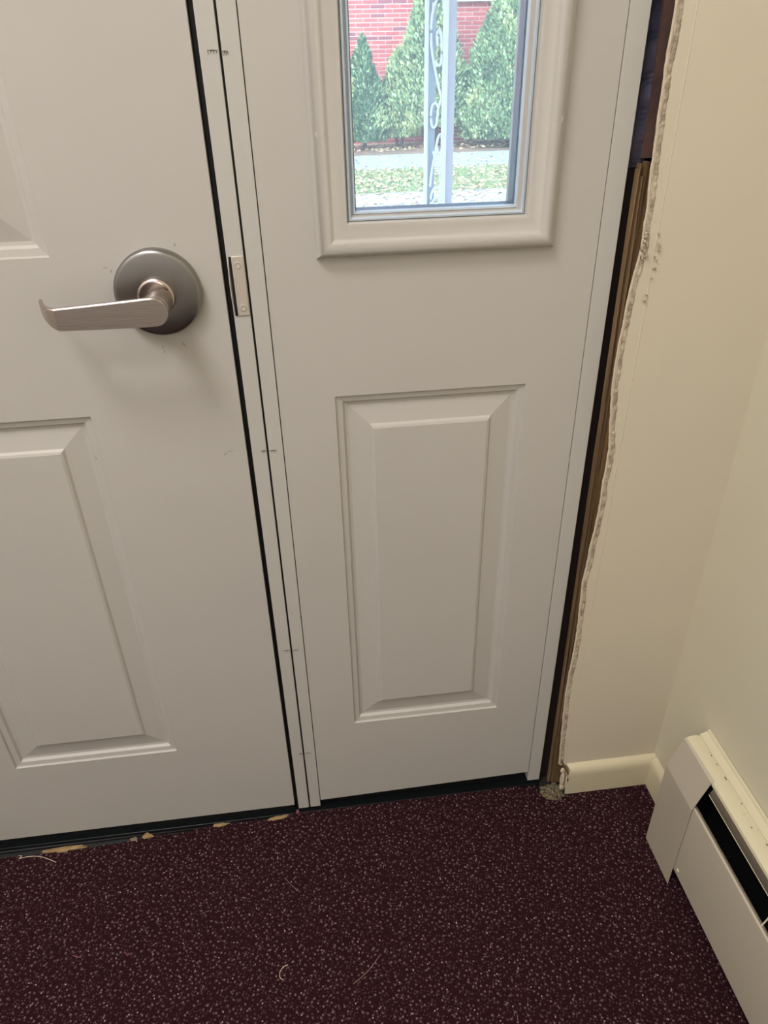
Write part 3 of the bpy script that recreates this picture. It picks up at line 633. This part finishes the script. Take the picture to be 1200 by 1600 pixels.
def shrub(x, y, h, r, n, label, z0=.02, skew=0, bulge=.9, trunkh=.1, nt_=1, mix=(0,0,1,1,2,3)):
    """conical evergreen: upright fans of scale leaves over a dark core"""
    root = empty('evergreen_shrub', (x,y,GZ)); tag(root, label, 'shrub', 'evergreen shrubs along the brick wall')
    def rad(t, a): 
        b = r*(1-t)**bulge*(.55+.45*min(1,t*5+.3)); return b*(1+.22*noise.noise(Vector((math.cos(a)*1.6+x*3,math.sin(a)*1.6,t*5)))+.12*noise.noise(Vector((math.cos(a)*5,math.sin(a)*5+x,t*14))))
    core = MB(); prev = None
    for i in range(15):
        t = i/14; ring = [core.bm.verts.new((x+skew*t+rad(t,a)*.80*math.cos(a),y+rad(t,a)*.53*math.sin(a),z0+trunkh+h*.97*t)) for a in [k*6.283/16 for k in range(16)]]
        if prev:
            for k in range(16): core.bm.faces.new((prev[k],prev[(k+1)%16],ring[(k+1)%16],ring[k]))
        else: core.bm.faces.new(ring)
        prev = ring
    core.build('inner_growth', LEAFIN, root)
    mb = MB()
    for i in range(n):
        t = 1-math.sqrt(random.random())if random.random()<.85 else random.random(); t = min(.995,max(0,t)); a = random.random()*6.283; rr = rad(t,a)*random.uniform(.78,1.06)
        c = Vector((x+skew*t+rr*math.cos(a),y+rr*.66*math.sin(a),z0+trunkh+h*t)); out = Vector((math.cos(a),math.sin(a),0))
        s = random.uniform(.020,.042); up = (Vector((0,0,1))+out*random.uniform(.0,.9)+Vector((random.uniform(-.4,.4),random.uniform(-.4,.4),0))).normalized()
        side = up.cross(out); side = (side.normalized() if side.length > .1 else Vector((1,0,0))); side = Matrix.Rotation(random.uniform(-1.2,1.2),3,up)@side
        mi = random.choice(mix)
        cl = noise.noise(c*3.2)
        if cl > .28: mi = random.choice((1,1,3))
        elif cl < -.30: mi = random.choice((0,2,2))
        mb.poly([c-up*s*.4, c+side*s*.5+up*s*.2, c+up*s*1.1+out*s*.3, c-side*s*.5+up*s*.3], mi)
    mb.build('foliage', LEAF, root, recalc=False)
    for k in range(nt_):
        mb = MB(); ox = (k-(nt_-1)/2)*.09
        mb.tube([(x+ox*.4,y,GZ),(x+ox,y+.01,GZ+.15),(x+ox*1.5+skew*.2,y,z0+trunkh+h*.4)],.022,8,taper=[1.2,1,.5]); mb.build('trunk', BARK, root, smooth='all')
    return root
shrub(1.12,10.45,1.24,.43,8000,'small pointed blue-green evergreen shrub at the left edge of the glass',bulge=.85,trunkh=.06,mix=(0,0,1,2,2,2))
shrub(1.62,10.55,1.06,.42,6500,'low evergreen shrub with brownish gaps beside the small pointed one',trunkh=.10,nt_=2,bulge=.7,mix=(0,1,3,2,3))
shrub(2.05,10.48,2.25,.62,15000,'tall evergreen shrub half hidden behind the white scroll post',bulge=1.0,trunkh=.22,nt_=3,mix=(0,0,1,1,3,2))
shrub(3.22,10.42,2.25,1.04,26000,'broad tall evergreen shrub right of the white scroll post',bulge=.95,trunkh=.06,mix=(0,0,0,1,2,1))

mb = MB(); mb.box(-2.5,5.5,.145,3.5,2.50,2.68); tag(mb.build('porch_shade_roof', WHITEP), 'unseen white porch roof over the scroll post, added for its shade', 'roof', kind='structure')  # out of view, put in to keep sun and sky light off the post
# scrolled aluminium porch post
pp = empty('porch_post', (.73,3.0,GZ)); tag(pp, 'white metal porch post with scrollwork outside the sidelight glass', 'post')
def pbox(name, mt, x0,x1,y0,y1,z0=GZ,z1=2.5):
    mb = MB(); mb.box(x0,x1,y0,y1,z0,z1); return mb.build(name, mt, pp, bevel=.002)
pbox('rail', ALUM, .6600,.6760,2.990,3.010); pbox('rail', ALUM, .7420,.7640,2.985,3.010); pbox('side_plate', ALUML, .7645,.8020,3.000,3.012)
pbox('web_strip', ALUMW, .6765,.7130,3.012,3.018); pbox('base_plate', ALUM, .6500,.8120,2.96,3.04,GZ,GZ+.02)
def px(u,v): return (.658+(u-663)*.002938, 2.998, 1.0531-(v-100)*.002690)
S1 = [(683,95),(687,88),(687,62),(681,55),(680,75),(681,98),(678,103),(674,85),(671,60),(672,35),(676,17),(683,8),(689,12),(692,40),(691,80),(688,120),(684,150),(679,170),(674,190),(673,175),(676,160),(682,160),(683,178),(677,190)]
S1 = [(u*1.0,v) for u,v in S1]
def cat(P, k=5):
    P = [Vector(p) for p in P]; out = []
    for i in range(len(P)-1):
        p0,p1,p2,p3 = P[max(i-1,0)],P[i],P[i+1],P[min(i+2,len(P)-1)]
        for j in range(k):
            t = j/k; out.append(.5*((2*p1)+(p2-p0)*t+(2*p0-5*p1+4*p2-p3)*t*t+(3*p1-p0-3*p2+p3)*t**3))
    out.append(P[-1]); return out
SA = [(678,97),(684,103),(688,92),(687,66),(684,53),(680,58),(681,75)]
SB = [(681,104),(675,95),(671,70),(671,40),(676,18),(684,8),(691,20),(693,50)]
SC_ = [(675,96),(680,118),(685,138),(689,150),(692,135),(690,110)]
SD = [(689,150),(684,165),(681,190),(675,194),(672,180),(674,162),(680,158),(684,166)]
SE = [(672,290),(675,262),(680,235),(684,212),(689,206),(691,218),(690,232),(685,236),(683,226)]
SF = [(676,232),(682,250),(688,270),(691,288)]
SG = [(674,330),(674,306),(680,292),(687,294),(690,308),(689,325)]
base = [SA,SB,SC_,SD,SE,SF,SG]
k = 0
for rep in (-2,-1,0,1,2):
    for seg in base:
        P = [px(u*1.0+2,v-300*rep) for u,v in seg]
        if P[0][2] > 2.4 or P[-1][2] > 2.4 or P[0][2] < 0 or P[-1][2] < 0: continue
        mb = MB(); mb.tube(cat(P), .0062, 6); mb.build('scroll', ALUM, pp, smooth='all')
# porch slab edge under the post
